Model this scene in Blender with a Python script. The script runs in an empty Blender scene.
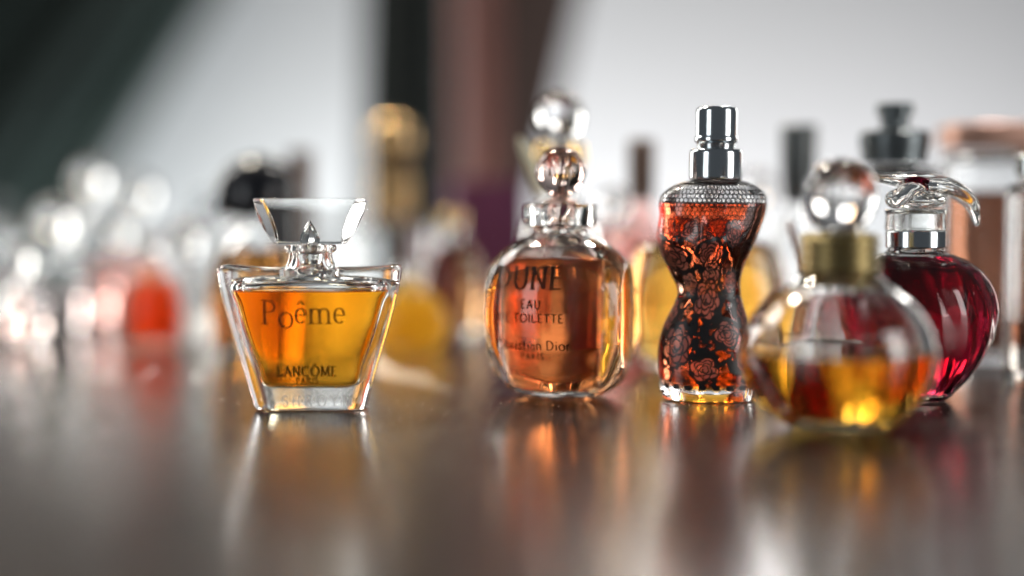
import bpy, bmesh, math, random
import numpy as np
from mathutils import Vector, Matrix
from mathutils.bvhtree import BVHTree
rnd = random.Random(7)
C = bpy.context.scene.collection
SC = bpy.context.scene
S = 0.01            # everything below is written in centimetres
PI = math.pi

# ------------------------------------------------------------------ camera
cam_d = bpy.data.cameras.new('camera'); cam = bpy.data.objects.new('camera', cam_d); C.objects.link(cam)
H = 5.7
cam_d.lens = 50; cam_d.sensor_width = 36
cam_d.clip_start = 0.01; cam_d.clip_end = 60
cam.location = (0, 0, H*S)
cam.rotation_euler = (math.radians(90-3.34), 0, 0)
cam_d.dof.use_dof = True; cam_d.dof.focus_distance = 40.1*S; cam_d.dof.aperture_fstop = 1.9
cam_d.dof.aperture_blades = 0
SC.camera = cam
# ------------------------------------------------------------------ world, lamps, exposure
w = bpy.data.worlds.new('World'); SC.world = w; w.use_nodes = True
w.node_tree.nodes['Background'].inputs[0].default_value = (0.62, 0.68, 0.75, 1)
w.node_tree.nodes['Background'].inputs[1].default_value = 0.12
SC.view_settings.view_transform = 'Standard'; SC.view_settings.look = 'None'
SC.view_settings.exposure = 0.0; SC.view_settings.gamma = 1
SC.render.engine = 'CYCLES'
cy = SC.cycles
cy.use_denoising = True
cy.max_bounces = 28; cy.transmission_bounces = 28; cy.glossy_bounces = 10; cy.diffuse_bounces = 3
cy.transparent_max_bounces = 16
cy.caustics_reflective = True; cy.caustics_refractive = True
cy.sample_clamp_indirect = 12; cy.sample_clamp_direct = 0; cy.blur_glossy = 0.3

def area(name, loc, target, sx, sy, power, col, shape='RECTANGLE'):
    d = bpy.data.lights.new(name, 'AREA'); d.shape = shape; d.size = sx*S; d.size_y = sy*S
    d.energy = power; d.color = col
    o = bpy.data.objects.new(name, d); C.objects.link(o)
    o.location = Vector(loc)*S
    o.rotation_euler = (Vector(target)-Vector(loc)).to_track_quat('-Z', 'Y').to_euler()
    return o
area('window_light', (-95, 125, 90), (2, 42, 2), 60, 40, 6.5, (1.0, 0.97, 0.92))
area('glint_spot_light', (-38, 98, 108), (0, 46, 2), 14, 14, 15.0, (1.0, 0.90, 0.74), 'DISK')
area('glint_spot_light', (44, 104, 112), (6, 46, 2), 12, 12, 7.0, (1.0, 0.95, 0.88), 'DISK')  # second glint lamp, added for more blurred highlights
area('wall_wash_light', (34, 180, -30), (34, 222, 2), 120, 14, 6.6, (1.0, 0.99, 1.0))  # added lamp hidden below the table edge, brightens the lower wall
area('wall_wash_light', (-38, 176, -30), (-38, 222, 2), 36, 14, 2.4, (0.90, 1.0, 1.0))  # added likewise for the left part of the wall
area('side_soft_light', (62, 8, 16), (6, 42, 4), 26, 40, 2.2, (1.0, 0.98, 0.96))  # added fill, gives the chrome a bright upright band
area('front_soft_light', (-52, -4, 16), (0, 42, 4), 22, 40, 1.1, (0.95, 0.98, 1.0))  # added fill from the camera side, for chrome and bottle fronts
area('low_fill_light', (-92, 150, 24), (0, 42, 2), 26, 60, 4.5, (1.0, .97, .92))  # unseen lamp added low at the back to light up the liquids
area('low_fill_light', (96, 150, 22), (4, 42, 2), 36, 56, 4.4, (1.0, .97, .92))  # its added counterpart on the right
for hx, hw, hp, hc in ((8, 7, .65, (1.0, .72, .45)), (-17.5, 7, .75, (1.0, .90, .66)), (37, 8, .5, (1.0, .97, .95)), (22, 5, .25, (1.0, .9, .8))):
    area('streak_strip_light', (hx, 208, 60), (hx*.25, 42, 3), hw, 30, hp*1.7, hc)  # strip lamps added above the view, for streaks reflected in the table
def shaft(loc, target, power, spread, col):
    d = bpy.data.lights.new('bottle_spot_light', 'SPOT'); d.energy = power; d.spot_size = math.radians(spread); d.spot_blend = .5  # narrow spot added to make a single bottle glow
    d.shadow_soft_size = 2.5*S; d.color = col
    o = bpy.data.objects.new('bottle_spot_light', d); C.objects.link(o); o.location = Vector(loc)*S
    o.rotation_euler = (Vector(target)-Vector(loc)).to_track_quat('-Z', 'Y').to_euler()
shaft((-24, 150, 33), (-4.0, 55.5, 1.0), 420, 0.95, (1.0, .93, .75))
area('curtain_wash_light', (-3, 98, -26), (-2, 110, 8), 24, 8, 1.9, (1.0, .97, .95))  # added lamp hidden below the table, brightens the narrow curtains
shaft((-30, 150, 33), (-14.0, 57.5, 1.3), 110, 1.2, (1.0, .95, .85))

# ------------------------------------------------------------------ materials
def newmat(name):
    m = bpy.data.materials.new(name); m.use_nodes = True
    nt = m.node_tree; nt.nodes.clear()
    out = nt.nodes.new('ShaderNodeOutputMaterial')
    return m, nt, out
def N(nt, t, **kw):
    n = nt.nodes.new(t)
    for k, v in kw.items():
        if k.startswith('i_'): n.inputs[int(k[2:])].default_value = v
        else: setattr(n, k, v)
    return n
def glass(name, col=(1, 1, 1), ior=1.5, rough=0.0, bump=0.0, bscale=300):
    m, nt, out = newmat(name)
    g = N(nt, 'ShaderNodeBsdfGlass'); g.inputs['Color'].default_value = (*col, 1)
    g.inputs['Roughness'].default_value = rough; g.inputs['IOR'].default_value = ior
    if bump:
        no = N(nt, 'ShaderNodeTexNoise'); no.inputs['Scale'].default_value = bscale; no.inputs['Detail'].default_value = 2
        tc = N(nt, 'ShaderNodeTexCoord'); nt.links.new(tc.outputs['Object'], no.inputs['Vector'])
        b = N(nt, 'ShaderNodeBump'); b.inputs['Strength'].default_value = bump; b.inputs['Distance'].default_value = 0.001
        nt.links.new(no.outputs[0], b.inputs['Height']); nt.links.new(b.outputs[0], g.inputs['Normal'])
    nt.links.new(g.outputs[0], out.inputs['Surface'])
    return m
def glow_glass(name, col, k):  # tinted translucency mixed in so the bottle glows under its added spot
    m = glass(name, (.99, .99, .98), rough=.15); nt = m.node_tree
    out = [n for n in nt.nodes if n.type == 'OUTPUT_MATERIAL'][0]; g = out.inputs['Surface'].links[0].from_node
    t = N(nt, 'ShaderNodeBsdfTranslucent'); t.inputs[0].default_value = (*col, 1); mx = N(nt, 'ShaderNodeMixShader'); mx.inputs[0].default_value = k
    nt.links.new(g.outputs[0], mx.inputs[1]); nt.links.new(t.outputs[0], mx.inputs[2]); nt.links.new(mx.outputs[0], out.inputs['Surface'])
    return m
def liquid(name, T, L, rough=0.0):
    """T: colour left after L centimetres of the liquid"""
    m, nt, out = newmat(name)
    g = N(nt, 'ShaderNodeBsdfGlass'); g.inputs['Roughness'].default_value = rough
    a = N(nt, 'ShaderNodeAttribute', attribute_name='open_top')
    mr = N(nt, 'ShaderNodeMapRange'); mr.inputs[3].default_value = 1.36/1.5; mr.inputs[4].default_value = 1.36
    nt.links.new(a.outputs['Fac'], mr.inputs[0]); nt.links.new(mr.outputs[0], g.inputs['IOR'])
    nt.links.new(g.outputs[0], out.inputs['Surface'])
    sig = [-math.log(max(t, 1e-4))/(L*S) for t in T]; d = max(sig)*1.0001
    v = N(nt, 'ShaderNodeVolumeAbsorption'); v.inputs['Color'].default_value = tuple(1-s/d for s in sig)+(1,)
    v.inputs['Density'].default_value = d
    nt.links.new(v.outputs[0], out.inputs['Volume'])
    return m
def solid(name, col, rough=0.5, metal=0.0, var=0.12, scale=60, bump=0.0, coat=0.0, stretch=None, sheen=0):
    m, nt, out = newmat(name)
    p = N(nt, 'ShaderNodeBsdfPrincipled')
    tc = N(nt, 'ShaderNodeTexCoord'); no = N(nt, 'ShaderNodeTexNoise'); no.inputs['Scale'].default_value = scale; no.inputs['Detail'].default_value = 4
    src = tc.outputs['Object']
    if stretch:
        mp = N(nt, 'ShaderNodeMapping'); mp.inputs['Scale'].default_value = stretch
        nt.links.new(src, mp.inputs[0]); src = mp.outputs[0]
    nt.links.new(src, no.inputs['Vector'])
    mx = N(nt, 'ShaderNodeMix', data_type='RGBA')
    mx.inputs[6].default_value = tuple(c*(1-var) for c in col)+(1,)
    mx.inputs[7].default_value = tuple(min(1, c*(1+var)) for c in col)+(1,)
    nt.links.new(no.outputs[0], mx.inputs[0]); nt.links.new(mx.outputs[2], p.inputs['Base Color'])
    p.inputs['Roughness'].default_value = rough; p.inputs['Metallic'].default_value = metal
    p.inputs['Coat Weight'].default_value = coat
    if bump:
        b = N(nt, 'ShaderNodeBump'); b.inputs['Strength'].default_value = bump; b.inputs['Distance'].default_value = 0.0005
        nt.links.new(no.outputs[0], b.inputs['Height']); nt.links.new(b.outputs[0], p.inputs['Normal'])
    nt.links.new(p.outputs[0], out.inputs['Surface'])
    return m
def ink(name, col, opacity=0.9):
    m, nt, out = newmat(name)
    p = N(nt, 'ShaderNodeBsdfPrincipled'); p.inputs['Base Color'].default_value = (*col, 1); p.inputs['Roughness'].default_value = 0.7; p.inputs['Specular IOR Level'].default_value = .2
    t = N(nt, 'ShaderNodeBsdfTransparent'); mx = N(nt, 'ShaderNodeMixShader')
    no = N(nt, 'ShaderNodeTexNoise'); no.inputs['Scale'].default_value = 900
    mr = N(nt, 'ShaderNodeMapRange'); mr.inputs[1].default_value = 0.3; mr.inputs[2].default_value = 0.6
    mr.inputs[3].default_value = opacity-0.1; mr.inputs[4].default_value = opacity
    nt.links.new(no.outputs[0], mr.inputs[0]); nt.links.new(mr.outputs[0], mx.inputs[0])
    nt.links.new(t.outputs[0], mx.inputs[1]); nt.links.new(p.outputs[0], mx.inputs[2]); nt.links.new(mx.outputs[0], out.inputs['Surface'])
    return m
G_clear = glass('clear_glass', (0.99, 0.995, 0.99))
G_wavy = glass('pressed_glass', (0.985, 0.99, 0.985), bump=0.12, bscale=160)
G_back = glass('background_glass', (0.985, 0.99, 0.99), rough=0.045)
G_pink = glass('pinkish_glass', (0.98, 0.86, 0.84), rough=0.045)
M_chrome = solid('polished_steel', (0.62, 0.66, 0.68), 0.13, 1.0, 0.04)
M_gold = solid('brushed_gold', (0.78, 0.55, 0.26), 0.22, 1.0, 0.1)
M_olive = solid('olive_gilt', (0.47, 0.38, 0.19), 0.36, 1.0, 0.15, 200)
M_copper = solid('copper_lid', (0.72, 0.42, 0.32), 0.35, 0.7, 0.12)
M_black = solid('black_plastic', (0.012, 0.013, 0.017), 0.22, 0, 0.1)
M_dark = solid('dark_grey_cap', (0.10, 0.115, 0.12), 0.3, 0.6, 0.1)
M_brown = solid('brown_stopper', (0.16, 0.09, 0.06), 0.35, 0.1, 0.2)
M_teal = solid('dark_teal_stopper', (0.09, 0.10, 0.10), 0.3, 0.3, 0.2)

# ------------------------------------------------------------------ object helpers
def link(name, me, mat, parent=None, smooth=True):
    o = bpy.data.objects.new(name, me); C.objects.link(o)
    if mat: me.materials.append(mat)
    if smooth: me.polygons.foreach_set('use_smooth', [True]*len(me.polygons))
    if parent: o.parent = parent
    return o
def mesh(name, V, F):
    me = bpy.data.meshes.new(name)
    V = np.asarray(V, float)*S
    me.from_pydata(V.tolist(), [], [tuple(int(i) for i in f) for f in F]); me.update()
    return me
def thing(name, label, cat, loc=(0, 0, 0), rz=0, group=None):
    o = bpy.data.objects.new(name, None); C.objects.link(o); o.empty_display_size = 0.01
    o.location = Vector(loc)*S; o.rotation_euler = (0, 0, rz)
    o['label'] = label; o['category'] = cat
    if group: o['group'] = group
    return o
def tag(o, label, cat, group=None):
    o['label'] = label; o['category'] = cat
    if group: o['group'] = group
    return o
def structure(o): o['kind'] = 'structure'; return o
def autosmooth(o, deg=35):
    me = o.data
    bm = bmesh.new(); bm.from_mesh(me)
    for e in bm.edges:
        if len(e.link_faces) == 2 and e.calc_face_angle(0) > math.radians(deg): e.smooth = False
    bm.to_mesh(me); bm.free()

def pchip(x, y, xq):
    x = np.asarray(x, float); y = np.asarray(y, float)
    h = np.diff(x); d = np.diff(y)/h; m = np.zeros(len(x))
    for i in range(1, len(x)-1):
        if d[i-1]*d[i] > 0:
            w1 = 2*h[i]+h[i-1]; w2 = h[i]+2*h[i-1]; m[i] = (w1+w2)/(w1/d[i-1]+w2/d[i])
    m[0] = d[0]; m[-1] = d[-1]
    k = np.clip(np.searchsorted(x, xq)-1, 0, len(x)-2); t = (xq-x[k])/h[k]
    return ((2*t**3-3*t**2+1)*y[k]+(t**3-2*t**2+t)*h[k]*m[k]+(-2*t**3+3*t**2)*y[k+1]+(t**3-t**2)*h[k]*m[k+1])
def rings(keys, nz=60, n=64, mod=None):
    """keys: (z, rx, ry, exponent, cx) from the bottom centre upward -> array (rows, n, 3)"""
    K = np.array([list(k)+[0]*(5-len(k)) for k in keys], float)
    s = np.concatenate([[0], np.cumsum(np.maximum(1e-4, np.hypot(np.diff(K[:, 0]), np.diff(K[:, 1]))))])
    q = np.unique(np.concatenate([np.linspace(0, s[-1], nz), s]))
    q = q[np.concatenate([[True], np.diff(q) > 1e-5])]
    z, rx, ry, ex, cx = [pchip(s, K[:, i], q) for i in range(5)]
    th = np.arange(n)*2*PI/n
    c, sn = np.cos(th), np.sin(th)
    out = np.zeros((len(q), n, 3))
    for i in range(len(q)):
        e = 2/ex[i]
        out[i, :, 0] = cx[i]+rx[i]*np.sign(c)*np.abs(c)**e
        out[i, :, 1] = ry[i]*np.sign(sn)*np.abs(sn)**e
        out[i, :, 2] = z[i]
    return mod(out) if mod else out
def grid_faces(a, rows, n, flip=False):
    F = []
    for i in range(rows-1):
        for j in range(n):
            k = (j+1) % n
            f = (a+i*n+j, a+i*n+k, a+(i+1)*n+k, a+(i+1)*n+j)
            F.append(f[::-1] if flip else f)
    return F
def lathe_solid(name, keys, mat, parent, nz=40, n=48, mod=None, closed_top=True):
    R = rings(keys, nz, n, mod); r = len(R)
    F = grid_faces(0, r, n)
    F.append(tuple(range(n))[::-1])
    F.append(tuple((r-1)*n+j for j in range(n)))
    o = link(name, mesh(name, R.reshape(-1, 3), F), mat, parent); autosmooth(o)
    return o
def cyl_keys(prof, ex=2): return [(z, r, r, ex) for z, r in prof]

def vessel(parent, okeys, ikeys, level, gmat, lmat, nz=70, n=80, omod=None, imod=None, body='body', men=1.0):
    """glass with a hollow inside; the liquid fills the hollow up to level and shares its wall with the glass"""
    O = rings(okeys, nz, n, omod); I = rings(ikeys, nz, n, imod)
    k = max(i for i in range(len(I)) if I[i, 0, 2] < level-1e-3)
    t = (level-I[k, 0, 2])/(I[k+1, 0, 2]-I[k, 0, 2]); L = I[k]*(1-t)+I[k+1]*t; L[:, 2] = level
    low = np.concatenate([I[:k+1], L[None]]); up = np.concatenate([L[None], I[k+1:]])
    V = np.concatenate([O.reshape(-1, 3), up.reshape(-1, 3)])
    F = grid_faces(0, len(O), n); F.append(tuple(range(n))[::-1])
    a = len(O)*n
    F += grid_faces(a, len(up), n, True)
    for j in range(n):
        q = (j+1) % n
        F.append(((len(O)-1)*n+j, (len(O)-1)*n+q, a+(len(up)-1)*n+q, a+(len(up)-1)*n+j))
    g = link(body, mesh(body, V, F), gmat, parent); autosmooth(g, 32)
    c_ = L.mean(0); sk = []
    for f_, dz in ((.992, -.035), (.975, -.055), (.94, -.065), (.85, -.07)):
        q = c_+(L-c_)*f_; q[:, 2] = level+dz*men; sk.append(q)
    A_ = np.concatenate([low, np.array(sk)]); F = grid_faces(0, len(A_), n); nb = (len(low)-1)*n
    F.append(tuple((len(A_)-1)*n+j for j in range(n))); F.append(tuple(range(n))[::-1])
    me = mesh('liquid', A_.reshape(-1, 3), F)
    at = me.attributes.new('open_top', 'FLOAT', 'FACE'); at.data.foreach_set('value', [1.0 if nb <= k < len(F)-1 else 0.0 for k in range(len(F))])
    l = link('liquid', me, lmat, parent); autosmooth(l, 40)
    return g, l

# ------------------------------------------------------------------ lettering: strokes with thick and thin
def arc(cx, cy, rx, ry, a0, a1, n=18):
    return [(cx+rx*math.cos(math.radians(a0+(a1-a0)*i/n)), cy+ry*math.sin(math.radians(a0+(a1-a0)*i/n))) for i in range(n+1)]
GL = {  # advance, strokes, serif spots
 'P': (.66, [[(.12, 0), (.12, 1)], [(.12, .98), (.3, .98)]+arc(.3, .74, .25, .24, 90, -90)+[(.12, .5)]], [(.12, 0), (.1, 1)]),
 'L': (.62, [[(.12, 0), (.12, 1)], [(.12, .02), (.52, .02)], [(.53, .02), (.55, .2)]], [(.12, 0), (.12, 1)]),
 'A': (.78, [[(.06, 0), (.37, 1)], [(.37, 1), (.70, 0)], [(.17, .34), (.58, .34)]], [(.06, 0), (.70, 0)]),
 'N': (.82, [[(.12, 0), (.12, 1)], [(.12, 1), (.68, 0)], [(.68, 0), (.68, 1)]], [(.12, 0), (.1, 1), (.68, 1)]),
 'C': (.80, [arc(.44, .5, .36, .5, 50, 310, 26)], []),
 'O': (.90, [arc(.45, .5, .38, .5, 0, 360, 30)], []),
 'Ô': (.90, [arc(.45, .5, .38, .5, 0, 360, 30), [(.28, 1.12), (.45, 1.28), (.62, 1.12)]], []),
 'M': (.98, [[(.12, 0), (.16, 1)], [(.16, 1), (.48, .06)], [(.48, .06), (.80, 1)], [(.80, 1), (.85, 0)]], [(.12, 0), (.85, 0), (.14, 1), (.82, 1)]),
 'E': (.64, [[(.12, 0), (.12, 1)], [(.12, .98), (.52, .98)], [(.12, .52), (.42, .52)], [(.12, .02), (.55, .02)]], [(.1, 0), (.1, 1)]),
 'R': (.72, [[(.12, 0), (.12, 1)], [(.12, .98), (.3, .98)]+arc(.3, .75, .23, .23, 90, -90)+[(.12, .52)], [(.3, .52), (.66, 0)]], [(.12, 0), (.1, 1), (.66, 0)]),
 'I': (.30, [[(.15, 0), (.15, 1)]], [(.15, 0), (.15, 1)]),
 'S': (.58, [arc(.29, .74, .2, .25, 20, 250, 16)+arc(.29, .26, .22, .26, 85, -160, 16)], []),
 'D': (.84, [[(.12, 0), (.12, 1)], [(.12, .98), (.3, .98)]+arc(.3, .5, .42, .48, 90, -90, 22)+[(.12, .02)]], [(.1, 0), (.1, 1)]),
 'U': (.80, [[(.13, 1), (.13, .35)]+arc(.4, .35, .27, .35, 180, 360, 16)+[(.67, 1)]], [(.13, 1), (.67, 1)]),
 'T': (.70, [[(.35, 0), (.35, 1)], [(.03, .98), (.67, .98)]], [(.35, 0)]),
 'H': (.80, [[(.12, 0), (.12, 1)], [(.66, 0), (.66, 1)], [(.12, .5), (.66, .5)]], []),
 'Y': (.70, [[(.35, 0), (.35, .45)], [(.05, 1), (.35, .45)], [(.65, 1), (.35, .45)]], []),
 'o': (.62, [arc(.31, .32, .26, .33, 0, 360, 24)], []),
 'e': (.56, [[(.07, .36), (.47, .36)]+arc(.28, .34, .21, .32, 5, 315, 24)], []),
 'ê': (.56, [[(.07, .36), (.47, .36)]+arc(.28, .34, .21, .32, 5, 315, 24), [(.14, .82), (.29, .98), (.44, .82)]], []),
 'm': (.98, [[(.1, 0), (.1, .64)], arc(.28, .42, .18, .22, 180, 0, 12)+[(.46, 0)], arc(.65, .42, .19, .22, 180, 0, 12)+[(.84, 0)]], [(.1, 0), (.46, 0), (.84, 0)]),
 'h': (.58, [[(.1, 0), (.1, 1)], arc(.28, .4, .18, .24, 180, 0, 12)+[(.46, 0)]], []),
 'r': (.42, [[(.1, 0), (.1, .64)], arc(.3, .38, .2, .25, 180, 70, 8)], []),
 'i': (.26, [[(.12, 0), (.12, .62)], [(.12, .82), (.12, .9)]], []),
 's': (.44, [arc(.22, .48, .14, .16, 20, 250, 10)+arc(.22, .17, .15, .17, 85, -160, 10)], []),
 't': (.40, [[(.16, .9), (.16, .15)]+arc(.27, .15, .11, .13, 180, 300, 8), [(.02, .62), (.34, .62)]], []),
 'a': (.56, [arc(.27, .31, .2, .3, 30, 330, 18), [(.47, .62), (.47, 0)]], []),
 'n': (.58, [[(.1, 0), (.1, .64)], arc(.28, .4, .18, .24, 180, 0, 12)+[(.46, 0)]], []),
}
def strokes_text(txt, thick, thin, serif=True, track=0.06, slant=0.0, drop=None):
    out = []; x = 0
    for i, ch in enumerate(txt):
        if ch == ' ': x += 0.36; continue
        adv, st, sf = GL[ch]; dy = (drop or {}).get(i, 0)
        allst = [(s, False) for s in st]+([([(sx-.15, sy), (sx+.15, sy)], True) for sx, sy in sf] if serif else [])
        for s, is_sf in allst:
            P = []
            for a, b in zip(s, s[1:]):
                m = max(1, int(math.hypot(b[0]-a[0], b[1]-a[1])/.12))
                P += [(a[0]+(b[0]-a[0])*k/m, a[1]+(b[1]-a[1])*k/m) for k in range(m)]
            P.append(s[-1])
            out.append([(x+px+slant*py, py+dy, thin*.9 if is_sf else None) for px, py in P])
        x += adv+track
    return out, x-track, thick, thin
def lettering(name, lines, target, mat, parent, off=0.012):
    """lines: (text, centre x, baseline z, cap height, thick, thin, serif, track, slant, drop) in the bottle's own cm"""
    me = target.data
    bvh = BVHTree.FromPolygons([v.co/S for v in me.vertices], [p.vertices for p in me.polygons])
    V, F = [], []
    for (txt, cx, bz, hgt, thick, thin, serif, track, slant, drop) in lines:
        st, wd, _, _ = strokes_text(txt, thick, thin, serif, track, slant, drop)
        for P in st:
            n = len(P); base = len(V); ok = True; row = []
            for i in range(n):
                a = P[max(0, i-1)]; b = P[min(n-1, i+1)]
                dx, dy = b[0]-a[0], b[1]-a[1]; l = math.hypot(dx, dy) or 1; dx /= l; dy /= l
                wdt = (P[i][2] if P[i][2] is not None else thin+(thick-thin)*abs(dy)**1.5)/2
                for sgn in (-1, 1):
                    u = cx+(P[i][0]-wd/2-dy*wdt*sgn)*hgt; v = bz+(P[i][1]+dx*wdt*sgn)*hgt
                    hit = bvh.ray_cast(Vector((u, -20, v)), Vector((0, 1, 0)))
                    if hit[0] is None: ok = False; break
                    row.append(hit[0]+hit[1]*off if hit[1].y < 0 else hit[0]-hit[1]*off)
                if not ok: break
            if not ok: continue
            V += [tuple(q) for q in row]
            F += [(base+2*i, base+2*i+1, base+2*i+3, base+2*i+2) for i in range(n-1)]
    return link(name, mesh(name, V, F), mat, parent, False)

# ================================================================== THE SETTING
def slab(name, x0, x1, y0, y1, z0, z1, mat, bev=0.0):
    bm = bmesh.new(); bmesh.ops.create_cube(bm, size=1)
    for v in bm.verts: v.co = Vector(((x0+x1)/2+v.co.x*(x1-x0), (y0+y1)/2+v.co.y*(y1-y0), (z0+z1)/2+v.co.z*(z1-z0)))*S
    if bev: bmesh.ops.bevel(bm, geom=list(bm.edges), offset=bev*S, segments=3, affect='EDGES')
    me = bpy.data.meshes.new(name); bm.to_mesh(me); bm.free()
    return link(name, me, mat, None, False)
# table: dark lacquered wood, fine dusty grain
m, nt, out = newmat('dark_lacquered_table')
p = N(nt, 'ShaderNodeBsdfPrincipled'); tc = N(nt, 'ShaderNodeTexCoord')
n1 = N(nt, 'ShaderNodeTexNoise'); n1.inputs['Scale'].default_value = 9; n1.inputs['Detail'].default_value = 6
n2 = N(nt, 'ShaderNodeTexNoise'); n2.inputs['Scale'].default_value = 1300; n2.inputs['Detail'].default_value = 3
for q in (n1, n2): nt.links.new(tc.outputs['Object'], q.inputs['Vector'])
cr = N(nt, 'ShaderNodeValToRGB')
cr.color_ramp.elements[0].color = (0.018, 0.013, 0.012, 1); cr.color_ramp.elements[1].color = (0.036, 0.026, 0.023, 1)
nt.links.new(n1.outputs[0], cr.inputs[0]); nt.links.new(cr.outputs[0], p.inputs['Base Color'])
mr = N(nt, 'ShaderNodeMapRange'); mr.inputs[3].default_value = 0.16; mr.inputs[4].default_value = 0.27
nt.links.new(n1.outputs[0], mr.inputs[0]); nt.links.new(mr.outputs[0], p.inputs['Coat Roughness']); p.inputs['Coat Weight'].default_value = 1; p.inputs['Coat IOR'].default_value = 1.65; p.inputs['Roughness'].default_value = .36; p.inputs['Specular IOR Level'].default_value = .12
b = N(nt, 'ShaderNodeBump'); b.inputs['Strength'].default_value = 0.6; b.inputs['Distance'].default_value = 0.0003
nt.links.new(n2.outputs[0], b.inputs['Height']); nt.links.new(b.outputs[0], p.inputs['Normal'])
p.inputs['IOR'].default_value = 1.28
nt.links.new(p.outputs[0], out.inputs['Surface'])
structure(slab('table', -95, 95, -12, 80, -3, 0, m, 0.3))
V, F = [], []
dr = random.Random(3)
for k in range(2600):
    y = 20+dr.random()**1.2*45; x = (dr.random()-.5)*y*.9; q = dr.uniform(.005, .018); a = dr.random()*PI; el = 1 if dr.random() < .93 else dr.uniform(3, 9)
    ux, uy = math.cos(a)*q*el, math.sin(a)*q*el; vx, vy = -math.sin(a)*q, math.cos(a)*q; b_ = len(V)
    V += [(x-ux-vx, y-uy-vy, .001), (x+ux-vx, y+uy-vy, .001), (x+ux+vx, y+uy+vy, .001), (x-ux+vx, y-uy+vy, .001), (x, y, .001+q)]
    F += [(b_, b_+1, b_+4), (b_+1, b_+2, b_+4), (b_+2, b_+3, b_+4), (b_+3, b_, b_+4), (b_, b_+3, b_+2, b_+1)]
du = link('dust', mesh('dust', V, F), solid('dust_specks', (.55, .52, .5), .8), None, False); du['kind'] = 'stuff'
structure(slab('back_wall', -190, 190, 222, 226, -70, 170, solid('painted_wall', (0.72, 0.73, 0.75), 0.8, 0, 0.03, 3)))

def cloth(name, edges, y, amp, folds, mat, label, cat, thick=0.8, z0=-60, z1=110, seed=0):
    """edges(z) -> (left x, right x); hanging cloth with folds"""
    r = random.Random(seed); ph = [r.uniform(0, 6) for _ in range(3)]
    nx, nz = 90, 40; V, F = [], []
    for side in (0, 1):
        for i in range(nz+1):
            z = z0+(z1-z0)*i/nz; a, b_ = edges(z)
            for j in range(nx+1):
                u = j/nx; f = u*folds*2*PI
                yy = y+amp*(math.sin(f+ph[0]+.3*math.sin(z*.05))+.4*math.sin(2.3*f+ph[1])*(.5+.5*math.sin(z*.03+ph[2])))
                V.append((a+(b_-a)*u, yy+side*thick, z))
    M = (nz+1)*(nx+1)
    for i in range(nz):
        for j in range(nx):
            a = i*(nx+1)+j; F.append((a, a+1, a+nx+2, a+nx+1)); F.append((M+a, M+a+nx+1, M+a+nx+2, M+a+1))
    for i in range(nz):
        for j in (0, nx):
            a = i*(nx+1)+j; F.append((a, a+nx+1, M+a+nx+1, M+a))
    for j in range(nx):
        for i in (0, nz):
            a = i*(nx+1)+j; F.append((a, M+a, M+a+1, a+1))
    o = link(name, mesh(name, V, F), mat)
    return tag(o, label, cat)
cm = lambda n_, c: solid(n_, c, 0.9, 0, 0.15, 20, stretch=(1, 1, .1))
cloth('curtain', lambda z: (-170, min(-40, -74+.85*(z-6))), 196, 2.2, 9, cm('dark_green_cloth', (0.008, 0.016, 0.014)),
      'blackish green curtain with slanting edge at the far left', 'curtain', seed=1)
cloth('curtain', lambda z: (min(-60, -90+.80*(z-6)), min(-36, -61+.64*(z-6))), 206, 1.4, 4, cm('grey_green_cloth', (0.062, 0.09, 0.083)),
      'grey green curtain behind the slanting blackish one', 'curtain', seed=2)
cloth('curtain', lambda z: (-11.6+.03*z, -4.4), 106, .6, 2, cm('black_green_cloth', (0.004, 0.008, 0.007)),
      'narrow black curtain hanging beside the pink brown one', 'curtain', seed=3)
cloth('curtain', lambda z: (-4.4, -1.1), 109, .5, 2.5, cm('pink_brown_cloth', (0.42, 0.21, 0.175)),
      'dusty pink brown curtain hanging right of the narrow black one', 'curtain', seed=4)
cloth('curtain', lambda z: (-1.4, max(1.2, 2.3+.22*(z-8))), 112, .4, 2, cm('taupe_cloth', (0.085, 0.058, 0.050)),
      'dark taupe curtain with its slanting edge against the pale wall', 'curtain', seed=5)

# ================================================================== SHARP BOTTLES
def stretch_z(keys, f): return [(k[0]*f, *k[1:]) for k in keys]

# ---- 1. flared amber bottle with wide crystal stopper
t = thing('perfume_bottle', 'flared trapezoid glass bottle of amber perfume with wide crystal slab stopper', 'perfume bottle', (-5.63, 39.75, 0.02), 0.02)
def flare(R):
    R = R.copy(); wide = np.clip((np.abs(R[:, :, 0])-1.2)/1.4, 0, 1)
    top = np.clip((R[:, :, 2]-3.3)/.6, 0, 1)
    R[:, :, 2] += 0.10*wide**1.5*top
    return R
ok = [(0.10, .02, .02, 3), (0.07, 1.1, .45, 4), (0.0, 1.42, .66, 5), (0.03, 1.52, .74, 5), (0.4, 1.64, .80, 5), (1.3, 1.90, .86, 5), (2.2, 2.17, .93, 5), (3.0, 2.38, .98, 5),
      (3.55, 2.50, 1.0, 5), (3.82, 2.53, 1.0, 5), (3.92, 2.45, .95, 4.6), (3.90, 2.2, .86, 4), (3.86, 1.5, .78, 2.6), (3.86, 1.0, .72, 2.1), (3.95, .76, .66, 2), (4.15, .63, .62, 2), (4.34, .60, .60, 2),
      (4.40, .70, .70, 2), (4.47, .73, .73, 2), (4.56, .70, .70, 2), (4.58, .62, .62, 2)]
ik = [(0.62, .02, .02, 3), (0.62, 1.0, .38, 4), (0.70, 1.26, .50, 4.5), (1.3, 1.46, .58, 4.5), (2.2, 1.76, .66, 4.5), (3.0, 1.98, .72, 4), (3.45, 2.12, .75, 3.6), (3.62, 2.05, .7, 3.2),
      (3.72, 1.5, .62, 2.6), (3.76, .9, .52, 2.2), (3.9, .52, .46, 2), (4.2, .42, .42, 2), (4.57, .42, .42, 2)]
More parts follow.
